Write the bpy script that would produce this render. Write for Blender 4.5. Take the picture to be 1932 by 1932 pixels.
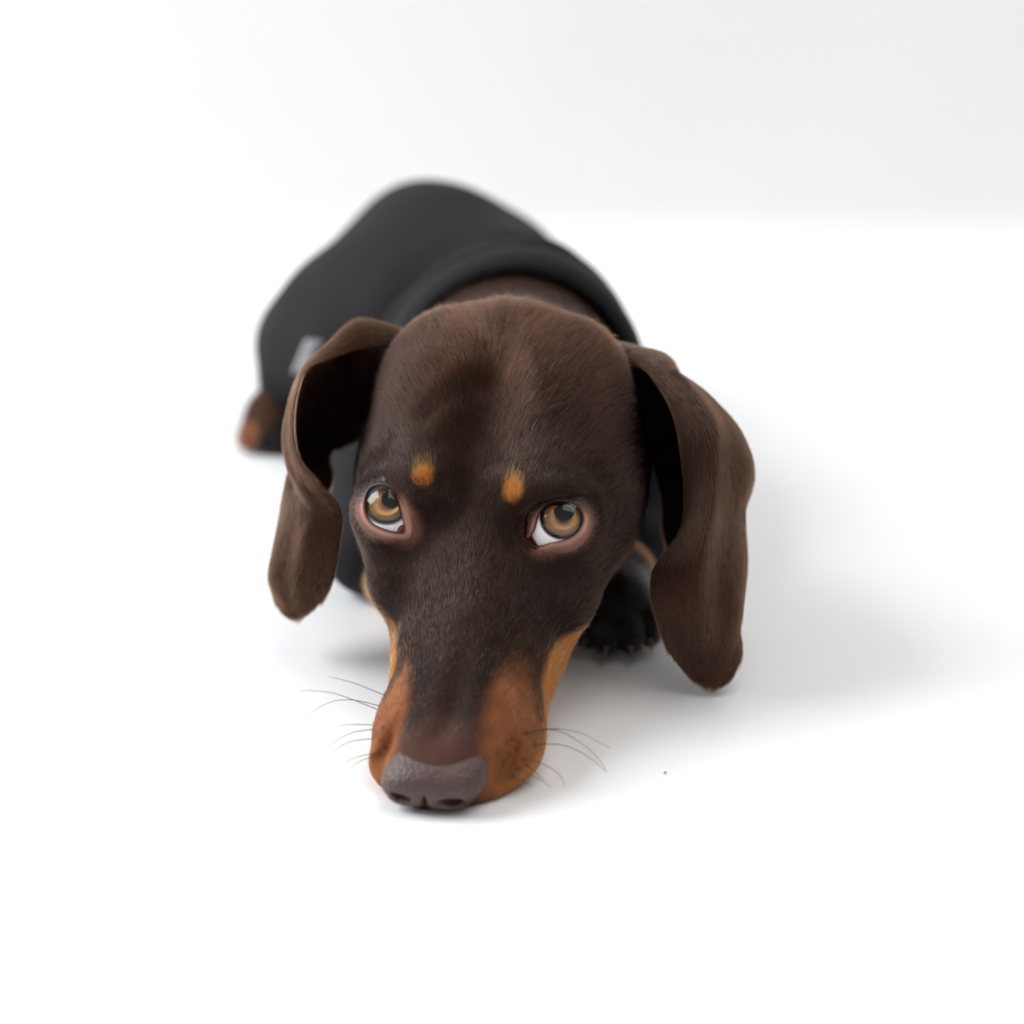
import bpy, math
import numpy as np

# ------------------------------------------------------------------ switches
FUR = True
FUR_SCALE = 1.0
S = 0.01                       # the model is written in centimetres
rng = np.random.default_rng(7)
scene = bpy.context.scene
for o in list(bpy.data.objects):
    bpy.data.objects.remove(o)

# ------------------------------------------------------------------ camera
PITCH = 20.0
FPX = 1932 * 35.0 / 15.6       # focal length in units of a 1932 px wide picture
CAM = np.array([0.0, 0.0, 28.4])
_p = math.radians(PITCH)
FWD = np.array([0.0, math.cos(_p), -math.sin(_p)])
UPV = np.array([0.0, math.sin(_p), math.cos(_p)])

cam_data = bpy.data.cameras.new("camera")
cam_data.sensor_fit = 'HORIZONTAL'
cam_data.sensor_width = 15.6
cam_data.lens = 35.0
cam_data.clip_start = 0.01
cam_data.clip_end = 50.0
cam_data.dof.use_dof = True
cam_data.dof.focus_distance = 0.650
cam_data.dof.aperture_fstop = 2.4
cam = bpy.data.objects.new("camera", cam_data)
cam.location = CAM * S
cam.rotation_euler = (math.radians(90 - PITCH), 0, 0)
scene.collection.objects.link(cam)
scene.camera = cam

# ------------------------------------------------------------------ light
world = bpy.data.worlds.new("World")
scene.world = world
world.use_nodes = True
bg = world.node_tree.nodes["Background"]
bg.inputs[0].default_value = (1.0, 1.0, 1.0, 1)
bg.inputs[1].default_value = 0.34


def area(name, loc, target, size_x, size_y, power, col, spread=150):
    d = bpy.data.lights.new(name, 'AREA')
    d.shape = 'RECTANGLE'
    d.size, d.size_y, d.energy, d.color = size_x, size_y, power, col
    d.spread = math.radians(spread)
    o = bpy.data.objects.new(name, d)
    o.location = loc
    v = np.array(target, float) - np.array(loc, float)
    from mathutils import Vector
    o.rotation_euler = Vector(v).to_track_quat('-Z', 'Y').to_euler()
    scene.collection.objects.link(o)
    return o


area("window_light", (-1.45, 0.74, 1.15), (0.06, 0.60, 0.03), 1.1, 1.2, 33.0, (0.93, 0.965, 1.0))
area("top_light", (0.65, 0.62, 2.0), (0.15, 0.62, 0.0), 2.2, 1.6, 20.0, (1.0, 0.98, 0.96))
scene.view_settings.view_transform = 'Standard'
scene.view_settings.look = 'None'
scene.view_settings.exposure = 0.0
scene.view_settings.gamma = 1.0
scene.render.engine = 'CYCLES'
scene.cycles.use_denoising = True
scene.cycles.max_bounces = 8
scene.cycles.transparent_max_bounces = 12
scene.cycles.caustics_reflective = False
scene.cycles.caustics_refractive = False
scene.cycles.sample_clamp_indirect = 6.0
scene.cycles_curves.shape = 'RIBBONS'
scene.cycles_curves.subdivisions = 2


# ------------------------------------------------------------------ small helpers
def proj(P):
    d = np.asarray(P, float) - CAM
    k = d @ FWD
    return np.stack([966 + FPX * d[..., 0] / k, 966 - FPX * (d @ UPV) / k], -1)


def at(px, py, Y):
    """the point of the place seen at a picture point, at ground distance Y"""
    px, py, Y = np.broadcast_arrays(np.asarray(px, float), np.asarray(py, float), np.asarray(Y, float))
    r = ((px - 966) / FPX)[..., None] * np.array([1.0, 0, 0]) - ((py - 966) / FPX)[..., None] * UPV + FWD
    return CAM + r * (Y / r[..., 1])[..., None]


def ray(px, py):
    r = np.array([(px - 966) / FPX, 0, 0]) - (py - 966) / FPX * UPV + FWD
    return r / np.linalg.norm(r)


def sstep(a, b, x):
    t = np.clip((x - a) / (b - a), 0, 1)
    return t * t * (3 - 2 * t)


def norm(v):
    return v / np.maximum(np.linalg.norm(v, axis=-1, keepdims=True), 1e-9)


def catmull(pts, t):
    """points (n, ...) -> smooth curve at parameters t in 0..n-1"""
    pts = np.asarray(pts, float)
    n = len(pts)
    t = np.clip(np.asarray(t, float), 0, n - 1 - 1e-9)
    i = np.floor(t).astype(int)
    f = (t - i).reshape((-1,) + (1,) * (pts.ndim - 1))
    g = lambda k: pts[np.clip(k, 0, n - 1)]
    p0, p1, p2, p3 = g(i - 1), g(i), g(i + 1), g(i + 2)
    return 0.5 * (2 * p1 + (p2 - p0) * f + (2 * p0 - 5 * p1 + 4 * p2 - p3) * f ** 2 + (3 * p1 - p0 - 3 * p2 + p3) * f ** 3)


class Smooth1D:
    """smooth table lookup: cubic resample, then linear interpolation"""
    def __init__(self, xs, ys):
        xs = np.asarray(xs, float)
        ys = np.asarray(ys, float)
        self.x = np.linspace(xs[0], xs[-1], 400)
        m = np.gradient(ys, xs, axis=0)
        i = np.clip(np.searchsorted(xs, self.x) - 1, 0, len(xs) - 2)
        h = xs[i + 1] - xs[i]
        t = (self.x - xs[i]) / h
        self.y = ((2 * t**3 - 3 * t**2 + 1) * ys[i] + (t**3 - 2 * t**2 + t) * h * m[i]
                  + (-2 * t**3 + 3 * t**2) * ys[i + 1] + (t**3 - t**2) * h * m[i + 1])

    def __call__(self, x):
        return np.interp(x, self.x, self.y)


_perm = np.random.default_rng(3).random((32, 32, 32)).astype(np.float32)


def noise3(P, scale):
    """smooth value noise, -1..1"""
    q = np.asarray(P) * scale + 100.0
    i = np.floor(q).astype(int)
    f = q - i
    f = f * f * (3 - 2 * f)
    r = 0
    for dx in (0, 1):
        for dy in (0, 1):
            for dz in (0, 1):
                w = (f[..., 0] if dx else 1 - f[..., 0]) * (f[..., 1] if dy else 1 - f[..., 1]) * (f[..., 2] if dz else 1 - f[..., 2])
                r = r + w * _perm[(i[..., 0] + dx) % 32, (i[..., 1] + dy) % 32, (i[..., 2] + dz) % 32]
    return r * 2 - 1


# ---- distance fields
def smin(a, b, k):
    h = np.maximum(k - np.abs(a - b), 0) / k
    return np.minimum(a, b) - h * h * k * 0.25


def smax(a, b, k):
    return -smin(-a, -b, k)


def ell(P, c, r):
    q = (P - np.asarray(c, float)) / np.asarray(r, float)
    k0 = np.linalg.norm(q, axis=-1)
    k1 = np.linalg.norm(q / np.asarray(r, float), axis=-1)
    return np.where(k0 < 1e-6, -min(r), k0 * (k0 - 1) / np.maximum(k1, 1e-6))


def cone(P, a, b, ra, rb):
    a = np.asarray(a, float)
    b = np.asarray(b, float)
    ab = b - a
    t = np.clip(((P - a) @ ab) / (ab @ ab), 0, 1)
    return np.linalg.norm(P - a - t[..., None] * ab, axis=-1) - (ra + (rb - ra) * t)


# ------------------------------------------------------------------ head frame
HP, HY, HR = math.radians(33), math.radians(9.3), math.radians(2.5)
HB = np.array([math.sin(HY) * math.cos(HP), math.cos(HY) * math.cos(HP), math.sin(HP)])   # towards the back of the head
_rt = np.array([math.cos(HY), -math.sin(HY), 0.0])
_u = np.cross(_rt, HB)
HX = math.cos(HR) * _rt - math.sin(HR) * _u
HU = math.cos(HR) * _u + math.sin(HR) * _rt
HM = np.stack([HX, HB, HU])                    # rows: local axes in the world
HO = np.array([-2.12, 54.3, 1.3])            # top front of the muzzle


def to_local(P):
    return (P - HO) @ HM.T


def to_world(L):
    return np.asarray(L, float) @ HM + HO


def askew(L):
    """the face is not quite symmetrical: the cheek on the window side is narrower"""
    L = L.copy()
    x, y = L[..., 0], L[..., 1]
    x = x - 0.27 * sstep(0.6, 1.8, y) * sstep(8.5, 5.5, y)
    L[..., 0] = np.where(x < 0, x * (1 + 0.17 * sstep(5, 9, y)), x * (1 + 0.05 * sstep(5, 9, y)))
    return L


_y = [-0.3, 0.3, 1.0, 2.0, 3.5, 5.0, 6.5, 8.0, 9.5, 11.0, 12.5, 14.0, 15.5, 17.0]
ZT = Smooth1D(_y, [-1.2, -.35, -.2, -.12, -.05, .05, .22, .58, 1.1, 1.6, 1.8, 1.5, 0.5, -1.2])
ZB = Smooth1D(_y, [-1.6, -2.1, -2.5, -2.95, -3.45, -4.0, -4.5, -5.2, -5.9, -6.3, -6.3, -6.0, -5.4, -4.6])
WT = [Smooth1D(_y, w) for w in (
    [.3, .9, 1.3, 1.6, 1.75, 1.85, 2.0, 2.4, 2.9, 3.1, 3.0, 2.8, 2.3, 1.5],     # t = -1
    [.4, 1.3, 1.8, 2.15, 2.35, 2.6, 2.95, 3.4, 3.9, 4.2, 4.2, 3.9, 3.3, 2.0],   # -0.5
    [.5, 1.35, 1.8, 2.1, 2.15, 2.3, 2.7, 3.3, 3.9, 4.2, 4.25, 4.0, 3.4, 2.2],    # 0
    [.5, 1.15, 1.45, 1.6, 1.70, 1.95, 2.4, 3.0, 3.75, 4.1, 4.2, 4.0, 3.3, 1.9],  # 0.5
    [.4, .95, 1.15, 1.2, 1.15, 1.2, 1.35, 1.7, 2.5, 3.3, 3.5, 3.3, 2.6, 1.2])]   # 1
_w5 = np.stack([w.y for w in WT])               # (5, 400)
WTAB = catmull(np.concatenate([2 * _w5[:1] - _w5[1:2], _w5, 2 * _w5[-1:] - _w5[-2:-1]]), np.linspace(1, 5, 81))


def head_loft(L):
    x, y, z = L[..., 0], L[..., 1], L[..., 2]
    yc = np.clip(y, -0.3, 17.0)
    zt, zb = ZT(yc), ZB(yc)
    h = (zt - zb) * 0.5
    t = (z - (zt + zb) * 0.5) / h
    u = (yc + 0.3) / 17.3 * 399
    v = np.clip((t + 1) * 40, 0, 79.999)
    iu = np.minimum(u.astype(int), 398)
    fu = u - iu
    iv = v.astype(int)
    fv = v - iv
    W = ((WTAB[iv, iu] * (1 - fu) + WTAB[iv, iu + 1] * fu) * (1 - fv)
         + (WTAB[iv + 1, iu] * (1 - fu) + WTAB[iv + 1, iu + 1] * fu) * fv)
    n = np.interp(yc, [2.0, 4.5, 10, 12.5], [2.5, 2.0, 2.0, 2.4])
    f = (np.abs(x / W) ** n + np.abs(t) ** n) ** (1 / n) - 1
    d = f * np.minimum(W, h) * 0.85
    over = np.maximum(y - 17.0, 0) + np.maximum(-0.3 - y, 0)
    return np.where(over > 0, np.maximum(d, 0) + over, d)


EYE_R = 1.06
EYE_L = np.array([-2.60, 8.72, -0.42])         # eyeball centres, head frame
EYE_RT = np.array([2.40, 8.78, -0.36])
EYES = [to_world(EYE_L), to_world(EYE_RT)]
# lid openings traced as picture points, from the inner corner round over the top
LIDS = [
    [(763, 1003), (759, 975), (753, 950), (745, 931), (733, 919), (716, 915), (700, 920), (690, 936), (687, 957), (692, 976), (704, 990), (722, 999), (744, 1005)],
    [(1000, 1027), (1006, 1000), (1014, 972), (1024, 956), (1040, 947), (1060, 945), (1080, 950), (1095, 961), (1101, 977), (1097, 994), (1084, 1010), (1062, 1021), (1035, 1027)],
]


def hit_sphere(px, py, c, R):
    d = ray(px, py)
    o = CAM - c
    b = o @ d
    q = b * b - (o @ o - R * R)
    if q <= 0:                                  # grazing: nearest point, pushed to the sphere
        p = o - b * d
        return c + p / np.linalg.norm(p) * R
    return CAM + d * (-b - math.sqrt(q))


LID_DIR = []                                    # unit directions of the lid opening from each eyeball centre
for c, poly in zip(EYES, LIDS):
    pts = np.array([hit_sphere(px, py, c, EYE_R + 0.05) for px, py in poly])
    LID_DIR.append(norm(pts - c))


LID_FRAME = []                                  # centre direction, two tangent axes and half openings of each eye
for c, dirs in zip(EYES, LID_DIR):
    m = norm(dirs.mean(0))
    t = dirs - (dirs @ m)[:, None] * m
    e1 = np.linalg.svd(t - t.mean(0))[2][0]
    e1 = norm(e1 - (e1 @ m) * m)
    e2 = np.cross(m, e1)
    a, b = t @ e1, t @ e2
    ca, cb = (a.max() + a.min()) / 2, (b.max() + b.min()) / 2
    m2 = norm(m + ca * e1 + cb * e2)
    e1 = norm(e1 - (e1 @ m2) * m2)
    e2 = np.cross(m2, e1)
    LID_FRAME.append((m2, e1, e2, (a.max() - a.min()) / 2, (b.max() - b.min()) / 2))


def head_solid(P):
    L = askew(to_local(P))
    A = L.copy()
    A[..., 0] = np.abs(A[..., 0])
    d = head_loft(L)
    # upper lip / flews, cheeks, brow ridges, temples
    d = smin(d, ell(A, (1.08, 2.3, -1.65), (1.08, 1.75, 1.05)), 0.7)
    d = smin(d, ell(L, (0, 1.6, -0.52), (1.24, 1.55, 0.72)), 0.25)        # furred roof over the nose
    d = smin(d, ell(A, (1.9, 9.6, 0.75), (1.15, 1.5, 0.75)), 0.9)         # brow
    d = smin(d, ell(A, (3.35, 11.0, -1.4), (1.3, 2.6, 1.7)), 1.2)         # cheek bone
    d = smin(d, ell(A, (1.9, 12.8, 0.6), (2.1, 2.6, 1.4)), 1.2)           # skull halves
    d = smin(d, ell(A, (0.0, 15.0, -0.3), (1.3, 1.5, 1.3)), 1.4)           # occiput
    d = smin(d, ell(A, (2.7, 8.0, -1.7), (0.95, 1.6, 0.9)), 0.9)          # below the eye
    d = smax(d, -ell(A, (0.0, 9.6, 2.2), (0.5, 2.6, 0.75)), 1.0)          # forehead furrow
    d = smax(d, -ell(A, (0.0, 2.9, 0.27), (0.22, 1.6, 0.30)), 0.5)        # groove on the muzzle
    d = smax(d, -ell(A, (1.66, 1.0, -0.65), (0.16, 0.85, 0.6)), 0.4)      # fold beside the nose
    # loose skin: soft wrinkles on the forehead
    for (ax_, ay_), (bx_, by_), amp in (((-1.9, 10.5), (-0.5, 11.7), 0.026), ((0.45, 9.6), (0.75, 11.6), 0.014), ((1.2, 10.3), (2.6, 10.8), 0.015)):
        ab = np.array([bx_ - ax_, by_ - ay_])
        q = L[..., :2] - np.array([ax_, ay_])
        t = np.clip(q @ ab / (ab @ ab), 0, 1)
        e2_ = ((q - t[..., None] * ab) ** 2).sum(-1)
        d = d + amp * np.exp(-e2_ / 0.14) * (L[..., 2] > -1) - 0.6 * amp * np.exp(-(np.sqrt(e2_) - 0.55) ** 2 / 0.12) * (L[..., 2] > -1)
    # the face opens in front of the eyeballs and closes on them
    for c, (m, e1, e2, ra, rb) in zip(EYES, LID_FRAME):
        v = P - c
        r = np.linalg.norm(v, axis=-1)
        near = r < 3.6
        if not near.any():
            continue
        vn, rn, dn = v[near], r[near], d[near]
        q = np.hypot((vn @ e1) / (ra * EYE_R), (vn @ e2) / (rb * EYE_R))
        q = np.where(vn @ m > 0.05, q, 5.0)
        C = np.maximum(np.maximum((q - 1.12) * rb * EYE_R, EYE_R + 0.07 - rn), rn - 1.75)
        dn = smin(dn, rn - (EYE_R + 0.04), 0.8)
        dn = smax(dn, -C, 0.5)
        dn = smin(dn, rn - (EYE_R + 0.05), 0.12)
        d = d.copy()
        d[near] = dn
    return d


def head_sdf(P):
    d = head_solid(P)
    for c, (m, e1, e2, ra, rb) in zip(EYES, LID_FRAME):
        v = P - c
        r = np.linalg.norm(v, axis=-1)
        u = v / np.maximum(r, 1e-6)[..., None]
        q = np.hypot((u @ e1) / ra, (u @ e2) / rb)
        cut = np.maximum(np.maximum((q - 1.12) * rb * EYE_R, 0.55 - r), r - 1.5)
        d = np.where(u @ m > 0.2, np.maximum(d, -cut), d)
    return d


# ------------------------------------------------------------------ body (neck, trunk, legs)
PAW_R = np.array([3.2, 66.2, 1.2])


def legs_sdf(P):
    d = np.full(P.shape[:-1], 99.0)
    # dog's left foreleg (right in the picture): forearm folded forward, paw flat
    d = smin(d, cone(P, (4.4, 75.0, 3.0), (3.65, 69.6, 1.5), 1.6, 1.1), 0.5)
    d = smin(d, cone(P, (3.65, 69.6, 1.5), (3.3, 67.4, 1.2), 1.1, 1.05), 0.5)
    d = smin(d, ell(P, PAW_R, (1.25, 1.5, 1.1)), 0.6)
    for k, (dx, dy) in enumerate([(-0.95, -0.75), (-0.33, -1.25), (0.38, -1.25), (0.98, -0.7)]):
        d = smin(d, ell(P, PAW_R + np.array([dx, dy, -0.35]), (0.44, 0.72, 0.62)), 0.16)
    # dog's right foreleg
    d = smin(d, cone(P, (-4.6, 74.5, 2.6), (-3.75, 69.0, 1.0), 1.6, 0.9), 0.5)
    d = smin(d, cone(P, (-3.75, 69.0, 1.0), (-2.4, 67.4, 0.95), 0.9, 0.85), 0.5)
    for k in range(4):
        d = smin(d, ell(P, (-2.7 + 0.55 * k, 66.2 - 0.2 * (k in (1, 2)), 0.75), (0.42, 0.75, 0.62)), 0.25)
    # hind feet
    d = smin(d, cone(P, (-7.6, 88.2, 2.6), (-9.6, 86.2, 1.25), 1.3, 0.85), 0.5)
    d = smin(d, ell(P, (-9.3, 85.6, 0.75), (1.35, 1.25, 0.75)), 0.5)
    for k in range(4):
        d = smin(d, ell(P, (-10.35 + 0.62 * k, 84.9 - 0.12 * k, 0.6), (0.36, 0.6, 0.5)), 0.2)
    d = smin(d, cone(P, (1.6, 90.5, 2.2), (2.3, 87.5, 1.1), 1.3, 0.85), 0.5)
    d = smin(d, ell(P, (2.4, 86.4, 0.75), (1.2, 1.7, 0.75)), 0.5)
    return d


def trunk_sdf(P):
    d = cone(P, (0.2, 68.6, 6.1), (-0.25, 77.0, 5.2), 3.4, 3.8)
    d = smin(d, ell(P, (-0.3, 79.5, 4.9), (4.2, 7.0, 4.7)), 1.5)
    d = smin(d, ell(P, (-3.5, 88.0, 4.8), (4.7, 7.0, 4.5)), 2.5)
    return d + 0.45 * sstep(76.5, 78.5, P[..., 1])


def body_sdf(P):
    d = smin(head_sdf(P), trunk_sdf(P), 1.6)
    return smin(d, legs_sdf(P), 0.8)


# ------------------------------------------------------------------ shirt
COL_C = np.array([0.3, 75.2, 5.4])
COL_N = norm(np.array([0.18, -0.97, 0.10]))     # the collar opening looks this way
BAX = np.array([-0.20, 0.98, 0.0])
BPX = np.array([0.98, 0.20, 0.0])


def shirt_outer(P):
    d = ell(P, (0.0, 77.5, 5.0), (4.65, 7.5, 4.95))
    d = smin(d, ell(P, (-2.75, 87.0, 4.8), (5.2, 8.0, 5.1)), 2.5)
    d = smin(d, ell(P, (-7.2, 88.6, 3.1), (2.9, 4.0, 2.9)), 2.2)          # thighs
    d = smin(d, ell(P, (-6.0, 87.0, 4.6), (2.3, 5.0, 2.9)), 1.5)
    d = smin(d, ell(P, (0.2, 91.5, 2.6), (2.3, 4.0, 2.3)), 1.2)
    d = smin(d, cone(P, (-7.2, 88.0, 3.0), (-8.5, 86.8, 2.0), 1.9, 1.35), 0.6)
    d = smin(d, ell(P, (-4.0, 75.5, 3.0), (2.4, 4.8, 2.9)), 1.0)          # elbows
    d = smin(d, ell(P, (4.6, 74.6, 3.0), (1.7, 4.2, 2.9)), 1.0)
    d = smin(d, cone(P, (-4.4, 73.8, 2.6), (-4.6, 70.2, 1.6), 2.0, 1.5), 0.6)
    d = smin(d, cone(P, (4.5, 74.5, 2.6), (3.8, 69.9, 1.65), 2.0, 1.45), 0.6)
    return d


def shirt_sdf(P):
    d = shirt_outer(P)
    q = (P - COL_C) @ COL_N                     # > 0 in front of the collar
    # creases that follow the collar, soft long ones on the flank
    wq = q + 0.35 * noise3(P, 0.28) + 0.12 * np.sin(P[..., 2] * 0.9)
    fold = -sum(w_ * np.exp(-((wq + k_) / 0.36) ** 2) for k_, w_ in ((2.1, 1.0), (3.5, 0.9), (5.2, 0.6))) * sstep(3.0, -0.5, P[..., 0] + 0.25 * q)
    a_, b_ = np.array([-1.6, 80.6, 9.8]), np.array([-6.4, 79.6, 4.2])
    t_ = np.clip(((P - a_) @ (b_ - a_)) / ((b_ - a_) @ (b_ - a_)), 0, 1)
    d = d + 0.40 * np.exp(-((P - a_ - t_[..., None] * (b_ - a_)) ** 2).sum(-1) / 1.3)
    d = d - 0.42 * fold - 0.22 * np.sin(P[..., 0] * 0.9 + P[..., 1] * 0.55) * sstep(-2, -5, q) * sstep(2.5, 6, P[..., 2] + 2)
    d = d - 0.10 * noise3(P, 0.35)
    d = smin(d, np.maximum(trunk_sdf(P) - 0.16, q + 0.6), 0.25)            # cloth never sinks into the dog
    band = np.exp(-((q + 0.75) / 0.55) ** 4)
    d = d - 0.13 * band
    # the front is cut at the collar only above the elbows
    side = sstep(2.2, 3.6, np.abs(P[..., 0] - 0.2))
    q2 = q - 9 * sstep(4.2 + 1.0 * side, 3.2 + 1.0 * side, P[..., 2])
    front = smax(d, q2, 0.22)
    d = front
    # hollow inside the collar
    inner = np.maximum(shirt_outer(P) + 0.42, -(q + 1.5))
    d = smax(d, -np.where(P[..., 2] > 2.0, inner, 9.0), 0.15)
    return d


# ------------------------------------------------------------------ surface from a distance field
def grid_eval(fn, X, Y, Z, block=8):
    nx, ny, nz = len(X), len(Y), len(Z)
    F = np.ones((nx, ny, nz), np.float32)
    bx = [(i, min(i + block, nx)) for i in range(0, nx, block)]
    by = [(i, min(i + block, ny)) for i in range(0, ny, block)]
    bz = [(i, min(i + block, nz)) for i in range(0, nz, block)]
    mid = lambda A, b: np.array([(A[i] + A[j - 1]) / 2 for i, j in b])
    hw = lambda A, b: np.array([(A[j - 1] - A[i]) / 2 + 0.3 for i, j in b])
    mx, my, mz = mid(X, bx), mid(Y, by), mid(Z, bz)
    G = np.stack(np.meshgrid(mx, my, mz, indexing='ij'), -1)
    D = fn(G.reshape(-1, 3)).reshape(G.shape[:3])
    R = np.sqrt(hw(X, bx)[:, None, None] ** 2 + hw(Y, by)[None, :, None] ** 2 + hw(Z, bz)[None, None, :] ** 2)
    act = np.abs(D) < R * 1.7
    for i, j, k in zip(*np.nonzero(~act)):
        if D[i, j, k] < 0:
            F[bx[i][0]:bx[i][1], by[j][0]:by[j][1], bz[k][0]:bz[k][1]] = -1
    M = np.zeros((nx, ny, nz), bool)
    for i, j, k in zip(*np.nonzero(act)):
        M[bx[i][0]:bx[i][1], by[j][0]:by[j][1], bz[k][0]:bz[k][1]] = True
    I = np.nonzero(M)
    for s in range(0, len(I[0]), 400000):
        e = slice(s, s + 400000)
        P = np.stack([X[I[0][e]], Y[I[1][e]], Z[I[2][e]]], -1)
        F[I[0][e], I[1][e], I[2][e]] = fn(P)
    return F


def surface_nets(F, X, Y, Z):
    neg = F < 0
    shp = [s - 1 for s in F.shape]
    cnt = np.zeros(shp, np.uint8)
    acc = {}
    corner = lambda a, i, j, k: a[i:i + shp[0], j:j + shp[1], k:k + shp[2]]
    tot = sum(corner(neg, i, j, k).astype(np.uint8) for i in (0, 1) for j in (0, 1) for k in (0, 1))
    cells = np.nonzero((tot > 0) & (tot < 8))
    idx = np.full(shp, -1, np.int32)
    idx[cells] = np.arange(len(cells[0]))
    ci = np.stack(cells, -1)
    V = np.zeros((len(ci), 3))
    n = np.zeros(len(ci))
    corners = [(i, j, k) for i in (0, 1) for j in (0, 1) for k in (0, 1)]
    for a in corners:
        for ax in range(3):
            if a[ax]:
                continue
            b = list(a)
            b[ax] = 1
            ia, ib = ci + np.array(a), ci + np.array(b)
            fa, fb = F[tuple(ia.T)], F[tuple(ib.T)]
            x = (fa < 0) != (fb < 0)
            t = np.where(x, fa / np.where(x, fa - fb, 1), 0)
            pa = np.stack([X[ia[:, 0]], Y[ia[:, 1]], Z[ia[:, 2]]], -1)
            pb = np.stack([X[ib[:, 0]], Y[ib[:, 1]], Z[ib[:, 2]]], -1)
            V += np.where(x[:, None], pa + (pb - pa) * t[:, None], 0)
            n += x
    V /= n[:, None]
    quads = []
    for ax in range(3):
        o1, o2 = [(1, 2), (2, 0), (0, 1)][ax]
        sl0 = [slice(None)] * 3
        sl1 = [slice(None)] * 3
        sl0[ax], sl1[ax] = slice(0, -1), slice(1, None)
        ch = neg[tuple(sl0)] != neg[tuple(sl1)]
        e = np.stack(np.nonzero(ch), -1)
        ok = (e[:, o1] > 0) & (e[:, o2] > 0) & (e[:, o1] < shp[o1]) & (e[:, o2] < shp[o2]) & (e[:, ax] < shp[ax])
        e = e[ok]
        flip = neg[tuple(e.T)]
        d1, d2 = np.zeros(3, int), np.zeros(3, int)
        d1[o1], d2[o2] = 1, 1
        q = np.stack([idx[tuple((e - d1 - d2).T)], idx[tuple((e - d2).T)], idx[tuple(e.T)], idx[tuple((e - d1).T)]], -1)
        q = np.where(flip[:, None], q, q[:, ::-1])
        quads.append(q)
    return V, np.concatenate(quads)


def axis(*segs):
    out = []
    for a, b, h in segs:
        n = max(1, round((b - a) / h))
        out.append(np.linspace(a, b, n, endpoint=False))
    return np.concatenate(out + [[segs[-1][1]]])


# ------------------------------------------------------------------ object helpers
def link(name, data, parent=None, kind=None):
    o = bpy.data.objects.new(name, data)
    scene.collection.objects.link(o)
    if parent is not None:
        o.parent = parent
    if kind:
        o["kind"] = kind
    return o


def mesh_obj(name, V, Fc, mat, parent=None, smooth=True, cols=None, kind=None):
    me = bpy.data.meshes.new(name)
    V = np.ascontiguousarray(np.asarray(V) * S, np.float32)
    if isinstance(Fc, np.ndarray) or len({len(f) for f in Fc}) == 1:
        Fc = np.asarray(Fc)
        nf, k = Fc.shape
        me.vertices.add(len(V))
        me.vertices.foreach_set("co", V.ravel())
        me.loops.add(nf * k)
        me.loops.foreach_set("vertex_index", np.ascontiguousarray(Fc, np.int32).ravel())
        me.polygons.add(nf)
        me.polygons.foreach_set("loop_start", np.arange(0, nf * k, k, dtype=np.int32))
        me.update(calc_edges=True)
        me.validate()
    else:
        me.from_pydata(V.tolist(), [], [tuple(int(k) for k in f) for f in Fc])
    if smooth:
        me.polygons.foreach_set("use_smooth", np.ones(len(me.polygons), bool))
    if cols is not None:
        a = me.attributes.new("coat", 'FLOAT_COLOR', 'POINT')
        c = np.ones((len(V), 4), np.float32)
        c[:, :3] = cols
        a.data.foreach_set("color", c.ravel())
    me.materials.append(mat)
    me.update()
    return link(name, me, parent, kind)


def new_mat(name):
    m = bpy.data.materials.new(name)
    m.use_nodes = True
    nt = m.node_tree
    return m, nt, nt.nodes["Principled BSDF"], nt.nodes["Material Output"]


def plain_mat(name, col, rough=0.5, spec=0.5, coat=0.0):
    m, nt, b, out = new_mat(name)
    b.inputs["Base Color"].default_value = (*col, 1)
    b.inputs["Roughness"].default_value = rough
    b.inputs["Specular IOR Level"].default_value = spec
    b.inputs["Coat Weight"].default_value = coat
    return m


def coat_mat(name, rough=0.6, bump=0.0, scale=300.0, spec=0.3):
    m, nt, b, out = new_mat(name)
    a = nt.nodes.new("ShaderNodeAttribute")
    a.attribute_name = "coat"
    nt.links.new(a.outputs["Color"], b.inputs["Base Color"])
    b.inputs["Roughness"].default_value = rough
    b.inputs["Specular IOR Level"].default_value = spec
    if bump:
        tc = nt.nodes.new("ShaderNodeTexCoord")
        n = nt.nodes.new("ShaderNodeTexNoise")
        n.inputs["Scale"].default_value = scale
        n.inputs["Detail"].default_value = 4
        bp = nt.nodes.new("ShaderNodeBump")
        bp.inputs["Strength"].default_value = bump
        bp.inputs["Distance"].default_value = 0.0006
        nt.links.new(tc.outputs["Object"], n.inputs["Vector"])
        nt.links.new(n.outputs["Fac"], bp.inputs["Height"])
        nt.links.new(bp.outputs["Normal"], b.inputs["Normal"])
    return m


def sphere_mesh(n=48, m=32):
    th = np.linspace(0, math.pi, m + 1)[1:-1]
    ph = np.linspace(0, 2 * math.pi, n, endpoint=False)
    V = [[0, 0, 1]] + [[math.sin(a) * math.cos(b), math.sin(a) * math.sin(b), math.cos(a)] for a in th for b in ph] + [[0, 0, -1]]
    Fc = []
    for j in range(n):
        Fc.append((0, 1 + j, 1 + (j + 1) % n))
    for i in range(m - 2):
        for j in range(n):
            a = 1 + i * n
            Fc.append((a + j, a + n + j, a + n + (j + 1) % n, a + (j + 1) % n))
    a = 1 + (m - 2) * n
    for j in range(n):
        Fc.append((len(V) - 1, a + (j + 1) % n, a + j))
    return np.array(V), Fc



def gradient(fn, P, e=0.04):
    g = np.stack([fn(P + np.eye(3)[i] * e) - fn(P - np.eye(3)[i] * e) for i in range(3)], -1)
    return norm(g)


def project(fn, P, level=0.0, steps=6):
    P = np.array(P, float)
    for _ in range(steps):
        P = P - gradient(fn, P) * (fn(P) - level)[..., None] * 0.9
    return P


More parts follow.
